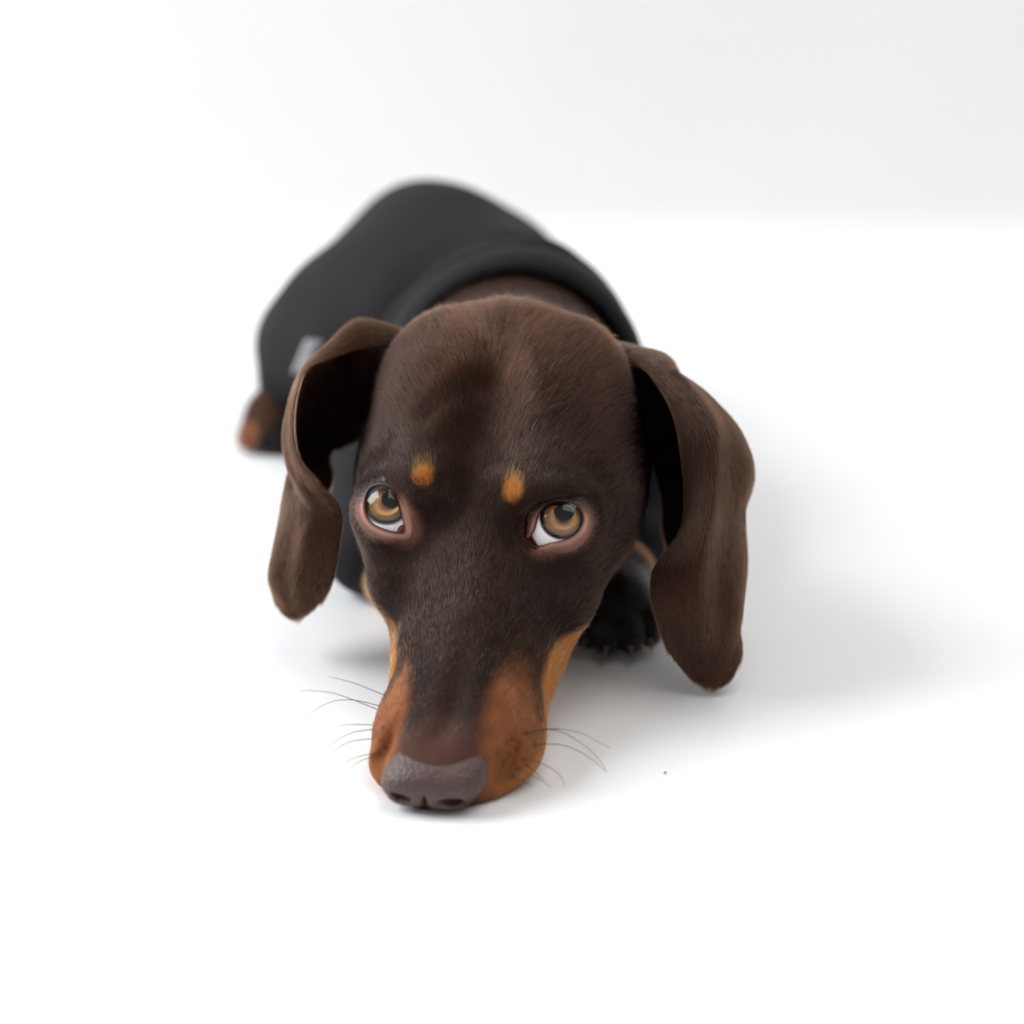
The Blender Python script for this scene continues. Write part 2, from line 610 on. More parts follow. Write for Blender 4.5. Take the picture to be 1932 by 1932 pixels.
def trace(fn, px, py, t0=40.0):
    """first point of a distance field seen at picture points"""
    out = []
    for x, y in np.atleast_2d(np.stack([px, py], -1)):
        d = ray(x, y)
        t = t0
        for _ in range(120):
            t += float(fn((CAM + d * t)[None])[0]) * 0.7
        out.append(CAM + d * t)
    return np.array(out)


# ------------------------------------------------------------------ the white studio sweep
def white_paint(name, lo, hi, rough, spec):
    m, nt, b, out = new_mat(name)
    tc = nt.nodes.new("ShaderNodeTexCoord")
    nz = nt.nodes.new("ShaderNodeTexNoise")
    nz.inputs["Scale"].default_value = 9.0
    nz.inputs["Detail"].default_value = 5
    cr = nt.nodes.new("ShaderNodeValToRGB")
    cr.color_ramp.elements[0].position = 0.3
    cr.color_ramp.elements[0].color = (lo, lo * 1.003, lo * 1.006, 1)
    cr.color_ramp.elements[1].position = 0.7
    cr.color_ramp.elements[1].color = (hi, hi, hi, 1)
    nt.links.new(tc.outputs["Object"], nz.inputs["Vector"])
    nt.links.new(nz.outputs["Fac"], cr.inputs["Fac"])
    nt.links.new(cr.outputs["Color"], b.inputs["Base Color"])
    b.inputs["Roughness"].default_value = rough
    b.inputs["Specular IOR Level"].default_value = spec
    return m


def extrude_x(name, prof, mat):
    V = []
    for x in (-700.0, 700.0):
        V += [(x, y, z) for y, z in prof]
    n = len(prof)
    return mesh_obj(name, V, [(i, n + i, n + i + 1, i + 1) for i in range(n - 1)], mat, kind="structure")


def build_backdrop():
    fl = extrude_x("floor", [(-170.0, 0.0), (60.0, 0.0), (108.0, 0.0)], white_paint("white_vinyl", 0.845, 0.875, 0.42, 0.25))
    fl["label"] = "smooth white floor under the dog with its soft shadow"
    R = 4.0
    prof = [(108.0 + R * math.sin(a), R - R * math.cos(a)) for a in np.linspace(0, math.pi / 2, 14)]
    prof.append((108.0 + R, 260.0))
    wl = extrude_x("wall", prof, white_paint("pale_wall_paint", 0.885, 0.905, 0.6, 0.2))
    wl["label"] = "pale grey white wall far behind the dog, out of focus"


build_backdrop()

# ------------------------------------------------------------------ coat colours
WHISKERS = [
    [(712, 1312), (677, 1292), (640, 1281), (620, 1277)],
    [(702, 1339), (663, 1319), (625, 1307), (585, 1303), (563, 1304)],
    [(701, 1331), (669, 1321), (634, 1322), (605, 1333), (585, 1346)],
    [(700, 1375), (666, 1382), (634, 1398), (612, 1416)],
    [(702, 1393), (663, 1399), (634, 1413), (618, 1424)],
    [(714, 1420), (672, 1429), (640, 1446)],
    [(700, 1367), (663, 1367), (637, 1370)],
    [(706, 1425), (680, 1436), (664, 1447)],
    [(992, 1382), (1018, 1377), (1050, 1375), (1093, 1382), (1127, 1399), (1152, 1411)],
    [(990, 1384), (1035, 1376), (1069, 1385), (1107, 1410), (1133, 1436), (1145, 1457)],
    [(1009, 1405), (1050, 1404), (1081, 1412), (1113, 1430), (1135, 1448), (1143, 1456)],
    [(985, 1432), (1015, 1438), (1044, 1452), (1061, 1470), (1063, 1483)],
    [(976, 1450), (1004, 1462), (1041, 1485)],
    [(964, 1464), (987, 1474), (1008, 1485)],
    [(994, 1442), (1012, 1459), (1028, 1474)],
]


def lip_point(x, y):
    for _ in range(12):
        p = trace(head_solid, [x], [y])[0]
        if abs(head_solid(p[None])[0]) < 0.05 and p[1] < 60:
            break
        x += 5 * np.sign(860 - x)
    return p


WHISKER_ROOT = [lip_point(*w[0]) for w in WHISKERS]
PITS = np.array(WHISKER_ROOT + [lip_point(*p) for p in (
    (968, 1394), (976, 1412), (960, 1424), (948, 1440), (982, 1400), (955, 1400), (940, 1420), (716, 1352), (722, 1374), (718, 1396), (728, 1410))])
SPOT_L = trace(head_solid, [799], [893])[0]
SPOT_R = trace(head_solid, [966], [922])[0]
LID_PT = [c + d * (EYE_R + 0.08) for c, d in zip(EYES, LID_DIR)]
LID_FINE = [catmull(np.concatenate([p[-1:], p, p[:2]]), np.linspace(1, len(p) + 1, 60, endpoint=False)) for p in LID_PT]


def lid_dist(P):
    d = np.full(len(P), 9.0)
    for L in LID_FINE:
        c = L.mean(0)
        near = np.linalg.norm(P - c, axis=1) < 2.4
        q = P[near]
        if len(q):
            d[near] = np.minimum(d[near], np.linalg.norm(q[:, None] - L[None], axis=-1).min(1))
    return d


def mix(a, b, t):
    return a + (np.asarray(b) - a) * t[:, None]


CHOC = np.array([0.029, 0.0103, 0.0048])
DARK = np.array([0.0185, 0.0086, 0.0052])
WARM = np.array([0.052, 0.0195, 0.0078])
TAN = np.array([0.40, 0.150, 0.036])
REDT = np.array([0.27, 0.090, 0.031])
PINK = np.array([0.58, 0.30, 0.23])
ROSE = np.array([0.115, 0.050, 0.038])


def head_coat(P):
    L = to_local(P)
    x, y, z = L[:, 0], L[:, 1], L[:, 2]
    ax = np.abs(x)
    n = noise3(P, 0.8) * 0.5 + noise3(P, 2.3) * 0.5
    c = np.repeat(CHOC[None], len(P), 0) * (1 + 0.18 * n)[:, None]
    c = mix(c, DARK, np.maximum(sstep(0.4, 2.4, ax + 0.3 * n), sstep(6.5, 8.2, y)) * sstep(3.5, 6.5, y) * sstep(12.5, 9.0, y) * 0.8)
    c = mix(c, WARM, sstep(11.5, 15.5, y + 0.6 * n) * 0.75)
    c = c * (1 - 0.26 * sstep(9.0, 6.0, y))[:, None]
    # muzzle: rose brown above the nose, tan sides, golden jaw
    c = mix(c, ROSE, sstep(2.3, 0.4, y + 0.5 * n) * 0.9 * sstep(-1.6, -0.5, z))
    bw = np.interp(y, [0, 2.9, 4.7, 6], [0.95, 0.90, 1.35, 1.8]) + 0.10 * n
    side = sstep(bw - 0.05, bw + 0.45, ax + 0.15 * n)
    c = mix(c, DARK * 0.8, sstep(0.35, 0.05, np.abs(ax - bw + 0.25)) * sstep(1.2, 2.0, y) * sstep(5.5, 4.0, y) * 0.7)
    c = mix(c, REDT, side * sstep(5.2, 2.8, y + 0.7 * n) * np.where(x > 0, 0.82, 0.95))
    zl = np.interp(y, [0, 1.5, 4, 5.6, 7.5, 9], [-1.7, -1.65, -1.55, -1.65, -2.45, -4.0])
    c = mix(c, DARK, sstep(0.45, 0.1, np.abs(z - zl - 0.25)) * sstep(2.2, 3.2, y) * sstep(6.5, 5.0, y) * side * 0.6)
    jaw = sstep(zl + 0.12, zl - 0.22, z + 0.10 * n) * sstep(9.0, 7.6, y + 0.4 * n) * np.where(x < 0, sstep(6.8, 4.6, y + 0.5 * n), 1.0)
    c = mix(c, TAN, jaw)
    lip = sstep(0.2, 0.6, y) * sstep(2.8, 1.6, y) * sstep(-1.15, -1.6, z)
    c = mix(c, TAN * 0.9, lip)
    ck = np.linalg.norm((L - np.array([4.35, 10.6, -2.9])) / np.array([0.9, 0.8, 0.35]), axis=1)
    c = mix(c, REDT, sstep(1.2, 0.6, ck))
    for s, (ra, rb) in ((SPOT_L, (0.33, 0.31)), (SPOT_R, (0.34, 0.36))):
        l = to_local(s[None])[0]
        q = np.linalg.norm((L - l - np.array([0, -0.02, 0])) / np.array([ra, rb, 0.5]), axis=1)
        c = mix(c, np.array([0.36, 0.130, 0.026]), sstep(1.2, 0.75, q + 0.2 * n))
    # whisker pits
    front = y < 4
    if front.any():
        pd = np.linalg.norm(P[front][:, None] - PITS[None], axis=-1).min(1)
        k = c[front]
        c[front] = k * (1 - 0.45 * sstep(0.10, 0.03, pd))[:, None] * (1 + 0.22 * noise3(P[front], 3.1) * side[front])[:, None]
    # bare pink skin round the eyes
    e = lid_dist(P)
    for i, cc in enumerate(EYES):
        m = norm(LID_DIR[i].mean(0))
        d = P - cc
        near = np.linalg.norm(d, axis=1) < 3
        d = d - (d @ m)[:, None] * m
        low = -norm(d) @ UPV                                # 1 below the eye, -1 above it
        w = sstep(-0.75, 0.1, low) * near
        c = mix(c, PINK * np.array([0.62, 0.50, 0.46]), sstep(0.60, 0.15, e + 0.12 * n) * 0.5 * w)
        c = mix(c, PINK, sstep(0.24, 0.03, e + 0.13 * n) * (0.06 + 0.80 * w) * near)
    return c


def body_coat(P):
    c = head_coat(P)
    y, z = P[:, 1], P[:, 2]
    n = noise3(P, 0.8)
    l = to_local(P)
    back = sstep(16.0, 17.5, l[:, 1])
    c = mix(c, CHOC * 1.35, back)
    leg = (legs_sdf(P) < 0.25) & (l[:, 2] < -3.5) & (y > 62) & (((z < 2.9) & (y < 72.5)) | (y > 80))
    lc = np.repeat(np.array([[0.36, 0.13, 0.04]]), len(P), 0)
    paw = np.minimum(np.linalg.norm(P - PAW_R, axis=1), 9)
    black = np.array([0.012, 0.009, 0.008])
    lc = mix(lc, black, sstep(2.5, 2.0, paw + 0.3 * n))
    hf = np.linalg.norm(P - np.array([-9.0, 85.4, 0.4]), axis=1)
    lc = np.where((y > 80)[:, None], np.array([0.055, 0.022, 0.010]), lc)
    lc = mix(lc, black, sstep(1.25, 0.85, z - 0.55 * (P[:, 0] + 9.6)) * (hf < 3.5))
    lc = mix(lc, np.array([0.26, 0.075, 0.018]), sstep(1.5, 0.8, np.linalg.norm((P - np.array([-8.7, 86.6, 2.2])) / np.array([1.0, 1.2, 0.8]), axis=1)))
    lc = mix(lc, np.array([0.26, 0.10, 0.045]), sstep(0.8, 0.4, np.linalg.norm(P - np.array([-10.35, 84.6, 0.75]), axis=1)))
    c[leg] = lc[leg]
    return c


# ------------------------------------------------------------------ the dog
dog = link("dachshund", None)
dog.location = (0, 0, 0)
dog["label"] = "chocolate and tan dachshund in a black shirt lying with its nose on the white floor"
dog["category"] = "dog"

gx = axis((-11.5, -6.2, 0.22), (-6.2, 6.6, 0.095), (6.6, 7.0, 0.2))
gy = axis((53.5, 73.5, 0.095), (73.5, 97.0, 0.25))
gz = axis((-0.15, 14.0, 0.095))
F = grid_eval(body_sdf, gx, gy, gz)
BV, BF = surface_nets(F, gx, gy, gz)
BV[:, 2] = np.maximum(BV[:, 2], 0.03)
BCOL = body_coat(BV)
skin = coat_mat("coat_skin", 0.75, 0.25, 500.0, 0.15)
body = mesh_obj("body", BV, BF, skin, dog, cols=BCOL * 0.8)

# ------------------------------------------------------------------ ears
EAR_L = [
    [(770, 652, 67.0), (785, 632, 67.8), (780, 645, 69.2), (750, 710, 70.6), (720, 805, 70.2)],
    [(690, 654, 65.6), (690, 606, 66.9), (690, 622, 69.4), (685, 710, 71.6), (678, 828, 71.0)],
    [(620, 677, 64.9), (628, 646, 66.2), (640, 672, 69.2), (652, 745, 71.0), (656, 838, 70.4)],
    [(577, 707, 64.4), (573, 710, 65.8), (590, 738, 68.8), (615, 785, 70.2), (640, 845, 69.8)],
    [(558, 790, 64.1), (549, 800, 65.3), (556, 815, 67.8), (588, 832, 69.2), (626, 850, 69.0)],
    [(565, 856, 63.9), (550, 862, 65.0), (553, 870, 66.9), (582, 876, 68.2), (620, 870, 68.2)],
    [(602, 908, 63.6), (566, 905, 64.4), (543, 908, 65.9), (565, 908, 67.4), (624, 908, 67.8)],
    [(641, 965, 63.5), (592, 955, 63.9), (534, 958, 65.3), (552, 958, 66.7), (600, 952, 67.2)],
    [(638, 1020, 63.6), (584, 1014, 63.7), (525, 1018, 64.9), (530, 1018, 65.9), (560, 1014, 66.4)],
    [(626, 1090, 63.9), (570, 1085, 63.8), (516, 1082, 64.5), (513, 1082, 65.2), (528, 1078, 65.8)],
    [(604, 1132, 64.2), (568, 1133, 64.1), (534, 1130, 64.4), (521, 1125, 64.9), (519, 1120, 65.2)],
    [(586, 1149, 64.4), (566, 1154, 64.4), (548, 1155, 64.5), (536, 1150, 64.6), (530, 1143, 64.7)],
    [(578, 1155, 64.5), (566, 1161, 64.5), (556, 1163, 64.5), (545, 1160, 64.5), (535, 1154, 64.5)],
    [(572, 1160, 64.5), (563, 1164, 64.5), (556, 1165, 64.5), (548, 1163, 64.5), (541, 1158, 64.5)],
]
EAR_R = [
    [(1115, 672, 66.2), (1105, 642, 67.2), (1110, 652, 68.8), (1150, 745, 69.6), (1170, 835, 69.2)],
    [(1205, 693, 64.9), (1226, 664, 66.2), (1236, 676, 68.6), (1222, 755, 70.2), (1208, 855, 69.7)],
    [(1238, 728, 64.2), (1262, 702, 65.3), (1280, 716, 67.8), (1268, 795, 69.6), (1228, 875, 69.3)],
    [(1268, 785, 63.6), (1302, 744, 64.5), (1332, 757, 66.8), (1310, 845, 68.9), (1240, 895, 68.8)],
    [(1284, 845, 63.2), (1338, 806, 63.6), (1386, 815, 65.6), (1352, 885, 67.9), (1247, 922, 68.2)],
    [(1293, 930, 62.8), (1340, 895, 62.9), (1416, 888, 64.8), (1372, 935, 66.9), (1252, 962, 67.6)],
    [(1285, 1000, 62.4), (1335, 972, 62.2), (1402, 962, 64.2), (1370, 992, 66.2), (1254, 1000, 66.8)],
    [(1240, 1062, 61.9), (1318, 1042, 61.6), (1399, 1032, 63.4), (1382, 1052, 65.2), (1272, 1052, 65.8)],
    [(1230, 1110, 61.8), (1312, 1106, 61.4), (1394, 1102, 62.6), (1386, 1106, 64.0), (1322, 1102, 64.6)],
    [(1240, 1165, 61.9), (1318, 1166, 61.5), (1388, 1164, 62.1), (1394, 1160, 62.9), (1376, 1152, 63.4)],
    [(1262, 1226, 62.0), (1320, 1230, 61.8), (1370, 1230, 62.0), (1394, 1224, 62.4), (1398, 1216, 62.7)],
    [(1291, 1266, 62.1), (1322, 1277, 62.0), (1352, 1280, 62.0), (1378, 1271, 62.2), (1390, 1258, 62.3)],
    [(1312, 1282, 62.1), (1328, 1289, 62.1), (1346, 1292, 62.1), (1363, 1289, 62.1), (1377, 1279, 62.1)],
    [(1330, 1291, 62.1), (1338, 1293, 62.1), (1346, 1294, 62.1), (1354, 1293, 62.1), (1362, 1290, 62.1)],
]
NR, NC = 110, 44


def ear_surface(st, side):
    st = np.array(st, float)
    C = at(st[..., 0], st[..., 1], st[..., 2])                     # (n,5,3)
    rows = catmull(C, np.linspace(0, len(C) - 1, NR))              # (NR,5,3)
    cols = np.stack([catmull(r, np.linspace(0, 4, NC)) for r in rows])
    wob = noise3(cols, 0.55)[..., None] * 0.10 + noise3(cols, 1.3)[..., None] * 0.012
    for _ in range(2):
        k = cols.copy()
        k[1:-1] = (cols[:-2] + 2 * cols[1:-1] + cols[2:]) / 4
        k[:, 1:-1] = (k[:, :-2] + 2 * k[:, 1:-1] + k[:, 2:]) / 4
        cols = k
    du = np.gradient(cols, axis=0)
    dv = np.gradient(cols, axis=1)
    N = norm(np.cross(du, dv))
    if (N[20:80, 8:22, 0].mean() > 0) != (side > 0):
        N = -N
    for _ in range(4):
        k = N.copy()
        k[1:-1] = (N[:-2] + 2 * N[1:-1] + N[2:]) / 4
        k[:, 1:-1] = (k[:, :-2] + 2 * k[:, 1:-1] + k[:, 2:]) / 4
        N = norm(k)
    v = np.linspace(0, 1, NC)[None, :]
    u = np.linspace(0, 1, NR)[:, None]
    rid = (0.10 * np.exp(-((v - 0.20 - 0.10 * u) / 0.05) ** 2) - 0.10 * np.exp(-((v - 0.34 - 0.06 * u) / 0.06) ** 2)) * sstep(0.12, 0.3, u) * sstep(0.85, 0.55, u)
    cols = cols + N * (wob + rid[..., None])
    return cols, N, norm(du), norm(dv)


def build_ear(st, side, label):
    M, N, du, dv = ear_surface(st, side)
    v = np.linspace(-1, 1, NC)[None, :, None]
    u = np.linspace(0, 1, NR)[:, None, None]
    edge = np.minimum(1 - np.abs(v), (1 - u) * 3)
    th = 0.045 + 0.05 * sstep(0.0, 0.16, edge)
    A, B = M + N * th, M - N * th
    rim = M.copy()
    rim[:, 0] -= dv[:, 0] * 0.07
    rim[:, -1] += dv[:, -1] * 0.07
    rim[-1] += du[-1] * 0.07
    V = np.concatenate([A.reshape(-1, 3), B.reshape(-1, 3), rim.reshape(-1, 3)])
    n = NR * NC
    i, j = np.meshgrid(np.arange(NR - 1), np.arange(NC - 1), indexing='ij')
    a = (i * NC + j).ravel()
    qa = np.stack([a, a + 1, a + NC + 1, a + NC], -1)
    qb = qa[:, ::-1] + n
    border = [(k * NC, (k + 1) * NC) for k in range(NR - 1)] + [((NR - 1) * NC + k, (NR - 1) * NC + k + 1) for k in range(NC - 1)] \
        + [(k * NC + NC - 1, (k - 1) * NC + NC - 1) for k in range(NR - 1, 0, -1)]
    q = []
    for p, r in border:
        q.append((p, r, r + 2 * n, p + 2 * n))
        q.append((p + 2 * n, r + 2 * n, r + n, p + n))
    Q = np.concatenate([qa, qb, np.array(q)])
    # face orientation: outer side must look along N
    t = V[Q[0]]
    if np.dot(np.cross(t[1] - t[0], t[2] - t[0]), N[0, 0]) < 0:
        Q = Q[:, ::-1]
    used = np.unique(Q)
    re = np.full(len(V), -1)
    re[used] = np.arange(len(used))
    V2 = V[used]
    inner = (used >= n) & (used < 2 * n)
    col = ear_coat(V2, np.where(inner, -1.0, 1.0))
    o = mesh_obj("ear", V2, re[Q], skin, dog, cols=col * 0.8)
    o["label"] = label
    return o, M, N, du, dv, th


def ear_coat(P, side):
    n = noise3(P, 0.7) * 0.6 + noise3(P, 2.0) * 0.4
    c = np.repeat(np.array([[0.040, 0.0158, 0.0078]]), len(P), 0) * (1 + 0.12 * n)[:, None]
    inn = np.repeat(np.array([[0.042, 0.014, 0.009]]), len(P), 0)
    return np.where((side < 0)[:, None], inn, c)


ears = [build_ear(EAR_L, -1, "ear folded open at the top, dark hollow showing, lower flap flat and lighter"),
        build_ear(EAR_R, 1, "ear hanging forward to the floor with a long ridge down its middle")]


# ------------------------------------------------------------------ eyes
IRIS_C = [(729, 942), (1063, 970)]
PUPIL_OFF = [(0.10, 0.17), (0.02, 0.20)]


def iris_mat():
    m, nt, b, out = new_mat("amber_iris")
    tc = nt.nodes.new("ShaderNodeTexCoord")
    ln = nt.nodes.new("ShaderNodeVectorMath")
    ln.operation = 'LENGTH'
    nt.links.new(tc.outputs["Object"], ln.inputs[0])
    mr = nt.nodes.new("ShaderNodeMapRange")
    mr.inputs["From Min"].default_value = 0.0
    mr.inputs["From Max"].default_value = 0.0066
    nt.links.new(ln.outputs["Value"], mr.inputs["Value"])
    # radial fibres
    gr = nt.nodes.new("ShaderNodeTexGradient")
    gr.gradient_type = 'RADIAL'
    nt.links.new(tc.outputs["Object"], gr.inputs["Vector"])
    cx = nt.nodes.new("ShaderNodeCombineXYZ")
    ml = nt.nodes.new("ShaderNodeMath")
    ml.operation = 'MULTIPLY'
    ml.inputs[1].default_value = 60.0
    nt.links.new(gr.outputs["Fac"], ml.inputs[0])
    nt.links.new(ml.outputs[0], cx.inputs[0])
    m2 = nt.nodes.new("ShaderNodeMath")
    m2.operation = 'MULTIPLY'
    m2.inputs[1].default_value = 2.5
    nt.links.new(mr.outputs["Result"], m2.inputs[0])
    nt.links.new(m2.outputs[0], cx.inputs[1])
    nz = nt.nodes.new("ShaderNodeTexNoise")
    nz.inputs["Scale"].default_value = 1.0
    nz.inputs["Detail"].default_value = 3
    nt.links.new(cx.outputs[0], nz.inputs["Vector"])
    ad = nt.nodes.new("ShaderNodeMath")
    ad.operation = 'MULTIPLY_ADD'
    ad.inputs[1].default_value = 0.16
    nt.links.new(nz.outputs["Fac"], ad.inputs[0])
    nt.links.new(mr.outputs["Result"], ad.inputs[2])
    cr = nt.nodes.new("ShaderNodeValToRGB")
    e = cr.color_ramp.elements
    e[0].position, e[0].color = 0.30, (0.09, 0.045, 0.022, 1)
    e[1].position, e[1].color = 1.06, (0.03, 0.018, 0.022, 1)
    for p, c in ((0.46, (0.28, 0.145, 0.075, 1)), (0.62, (0.72, 0.39, 0.16, 1)), (0.86, (0.96, 0.53, 0.19, 1)), (0.93, (0.30, 0.14, 0.06, 1)), (0.985, (0.03, 0.018, 0.022, 1))):
        k = e.new(min(p, 1))
        k.color = c
    nt.links.new(ad.outputs[0], cr.inputs["Fac"])
    nt.links.new(cr.outputs["Color"], b.inputs["Base Color"])
    b.inputs["Roughness"].default_value = 0.5
    b.inputs["Specular IOR Level"].default_value = 0.2
    return m


def cornea_mat():
    m = bpy.data.materials.new("cornea")
    m.use_nodes = True
    nt = m.node_tree
    nt.nodes.remove(nt.nodes["Principled BSDF"])
    out = nt.nodes["Material Output"]
    tr = nt.nodes.new("ShaderNodeBsdfTransparent")
    gl = nt.nodes.new("ShaderNodeBsdfGlossy")
    gl.inputs["Roughness"].default_value = 0.03
    fr = nt.nodes.new("ShaderNodeFresnel")
    fr.inputs["IOR"].default_value = 1.5
    mx = nt.nodes.new("ShaderNodeMixShader")
    nt.links.new(fr.outputs[0], mx.inputs[0])
    nt.links.new(tr.outputs[0], mx.inputs[1])
    nt.links.new(gl.outputs[0], mx.inputs[2])
    nt.links.new(mx.outputs[0], out.inputs["Surface"])
    return m


M_SCLERA = plain_mat("sclera", (0.86, 0.80, 0.80), 0.25, 0.5)
M_PUPIL = plain_mat("pupil_black", (0.003, 0.003, 0.003), 0.4, 0.2)
M_IRIS = iris_mat()
M_CORNEA = cornea_mat()
M_HAW = plain_mat("third_eyelid", (0.13, 0.035, 0.03), 0.3, 0.5)
M_LID = coat_mat("lid_skin", 0.4, 0.15, 900.0, 0.4)
IRIS_R = 0.64


def disc(r0, r1, z0, z1, n=64, m=8):
    V, Fc = [], []
    rr = np.linspace(r0, r1, m)
    for k, r in enumerate(rr):
        z = z0 + (z1 - z0) * k / (m - 1)
        V += [(r * math.cos(a), r * math.sin(a), z) for a in np.linspace(0, 2 * math.pi, n, endpoint=False)]
    for k in range(m - 1):
        for j in range(n):
            Fc.append((k * n + j, (k + 1) * n + j, (k + 1) * n + (j + 1) % n, k * n + (j + 1) % n))
    if r0 <= 1e-6:
        pass
    return np.array(V), Fc


lids = []


def build_eye(i):
    c, dirs = EYES[i], LID_DIR[i]
    R = EYE_R - 0.02
    g = norm(hit_sphere(*IRIS_C[i], c, R) - c)          # where the eye looks
    right = norm(np.cross(np.array([0, 0, 1.0]), g)) * 1.0
    up = np.cross(g, right)
    M = np.stack([right, up, g], 1)                     # eye frame -> world
    a0 = math.asin(IRIS_R / R)
    V, Fc = sphere_mesh(72, 60)
    z = V[:, 2]
    lim = math.cos(a0)
    V = V * R
    cap = z > lim
    V[cap, 2] = lim * R - 0.42
    from mathutils import Matrix
    eye = mesh_obj("eye", V, Fc, M_SCLERA, dog)
    mat4 = Matrix.Identity(4)
    for r in range(3):
        for k in range(3):
            mat4[r][k] = M[r, k]
        mat4[r][3] = c[r] * S
    eye.matrix_world = mat4
    eye["label"] = ["amber eye with a broad window glint beside the pupil", "amber eye turned up, white showing wide below the iris"][i]
    zi = lim * R
    V, Fc = disc(0.0, IRIS_R + 0.01, -0.25, 0.0)  # hollow cone shape makes the lower iris brighter, imitating light bent by the cornea
    iris = mesh_obj("iris", V, Fc, M_IRIS, eye)
    iris.location = (0, 0, zi * S)
    # pupil sits where the camera sees it
    V, Fc = disc(0.0, 0.29, 0.0, 0.0)
    pup = mesh_obj("pupil", V, Fc, M_PUPIL, eye)
    e = -right if np.dot(right, [1, 0, 0]) < 0 else right
    ox, oy = PUPIL_OFF[i]
    pup.location = (ox * S * (1 if np.dot(right, [1, 0, 0]) > 0 else -1), oy * S, (zi - 0.115) * S)
    # clear dome
    h = 0.34
    Rc = (0.70 ** 2 + h * h) / (2 * h)
    V, Fc = [], []
    n, m = 64, 14
    zb = math.sqrt(R * R - 0.70 ** 2)
    for k in range(m + 1):
        b = math.asin(0.70 / Rc) * k / m
        V += [(Rc * math.sin(b) * math.cos(a), Rc * math.sin(b) * math.sin(a), zb + h - Rc + Rc * math.cos(b)) for a in np.linspace(0, 2 * math.pi, n, endpoint=False)]
    for k in range(m):
        for j in range(n):
            Fc.append((k * n + j, (k + 1) * n + j, (k + 1) * n + (j + 1) % n, k * n + (j + 1) % n))
    mesh_obj("cornea", V, Fc, M_CORNEA, eye)
    # third eyelid at the inner corner: a patch of a slightly larger ball
    D = LID_FINE[i]
    inner = norm(D[0] - c)
    mid = norm(norm(D - c).mean(0))
    V, Fc = sphere_mesh(40, 40)
    zc = norm(inner * 1.0)
    xs = norm(np.cross(zc, [0.3, 0.2, 1.0]))
    ys = np.cross(zc, xs)
    W = V[:, :1] * xs + V[:, 1:2] * ys + V[:, 2:] * zc
    # flatten its free edge into the ball
    rr = (EYE_R + 0.015) - 0.10 * sstep(0.75, 1.0, np.arccos(np.clip(V[:, 2], -1, 1)) / (0.24, 0.52)[i])
    W = c + W * rr[:, None] + (zc - mid * (zc @ mid)) * 0.0
    ids = np.nonzero(V[:, 2] > math.cos((0.24, 0.52)[i]))[0]
    re = np.full(len(V), -1)
    re[ids] = np.arange(len(ids))
    Fk = [tuple(int(re[k]) for k in f) for f in Fc if all(re[k] >= 0 for k in f)]
    hw = mesh_obj("third_eyelid", W[ids], Fk, M_HAW, None)
    hw.parent = eye
    hw.matrix_parent_inverse = eye.matrix_world.inverted()
    # lids: a ring from the opening out to the face
    n = 120
    P = LID_PT[i]
    Dn = norm(catmull(np.concatenate([P[-1:], P, P[:2]]), np.linspace(1, len(P) + 1, n, endpoint=False)) - c)
    out_t = norm(norm(Dn - mid * (Dn @ mid)[:, None]) - Dn * (norm(Dn - mid * (Dn @ mid)[:, None]) * Dn).sum(1)[:, None])
    prof = [(-0.015, 0.97, 0), (0.0, EYE_R + 0.005, 0), (0.010, EYE_R + 0.045, 0), (0.035, EYE_R + 0.065, 0), (0.09, EYE_R + 0.07, .1),
            (0.16, EYE_R + 0.06, .4), (0.24, EYE_R + 0.06, .8), (0.34, EYE_R + 0.06, 1), (0.45, EYE_R + 0.06, 1), (0.55, EYE_R + 0.06, 1)]
    rows, cols = [], []
    for w, r, bl in prof:
        ang = w / EYE_R
        d = norm(Dn * math.cos(ang) + out_t * math.sin(ang))
        p = c + d * r
        if bl > 0:
            lev = 0.025 if w < 0.3 else (0.01 if w < 0.4 else (-0.02 if w < 0.5 else -0.08))
            q = project(head_solid, p, lev)
            p = p + (q - p) * bl
        rows.append(p)
        lo = sstep(-0.8, -0.1, -(norm(Dn - mid * (Dn @ mid)[:, None]) @ UPV))
        if w <= 0.02:
            k = mix(np.repeat(np.array([[0.02, 0.012, 0.010]]), n, 0), np.array([0.10, 0.035, 0.028]), lo)
        elif w < 0.06:
            k = mix(np.repeat(np.array([[0.035, 0.020, 0.016]]), n, 0), np.array([0.32, 0.13, 0.095]), lo)
        else:
            k = head_coat(p)
        cols.append(k)
    V = np.concatenate(rows)
    Fc = []
    for a in range(len(prof) - 1):
        for j in range(n):
            Fc.append((a * n + j, a * n + (j + 1) % n, (a + 1) * n + (j + 1) % n, (a + 1) * n + j))
    lid = mesh_obj("eyelid", V, np.array(Fc), M_LID, dog, cols=np.concatenate(cols))
    lids.append((lid, i, np.stack(rows), Dn))


build_eye(0)
build_eye(1)


# ------------------------------------------------------------------ nose
def nose_sdf(P):
    L = to_local(P).copy()
    L[..., 0] += 0.22 * (0.45 - L[..., 1])
    A = L.copy()
    A[..., 0] = np.abs(A[..., 0])
    q = (L - np.array([0, 0.48, -0.76])) / np.array([1.34, 0.92, 0.66])
    q[..., 0] = q[..., 0] * (1 + 0.45 * np.maximum(-0.75 - L[..., 2], 0))
    k = (np.abs(q) ** 2.4).sum(-1) ** (1 / 2.4)
    d = (k - 1) * 0.95
    d = smin(d, ell(A, (0.66, 0.18, -0.90), (0.56, 0.52, 0.42)), 0.4)
    d = smax(d, -ell(A, (0.66, -0.36, -0.74), (0.32, 0.36, 0.15)), 0.12)
    d = smax(d, -ell(A, (0.98, -0.08, -0.90), (0.42, 0.36, 0.08)), 0.08)
    d = smax(d, -ell(A, (0.0, -0.45, -0.95), (0.05, 0.30, 0.45)), 0.12)
    return d


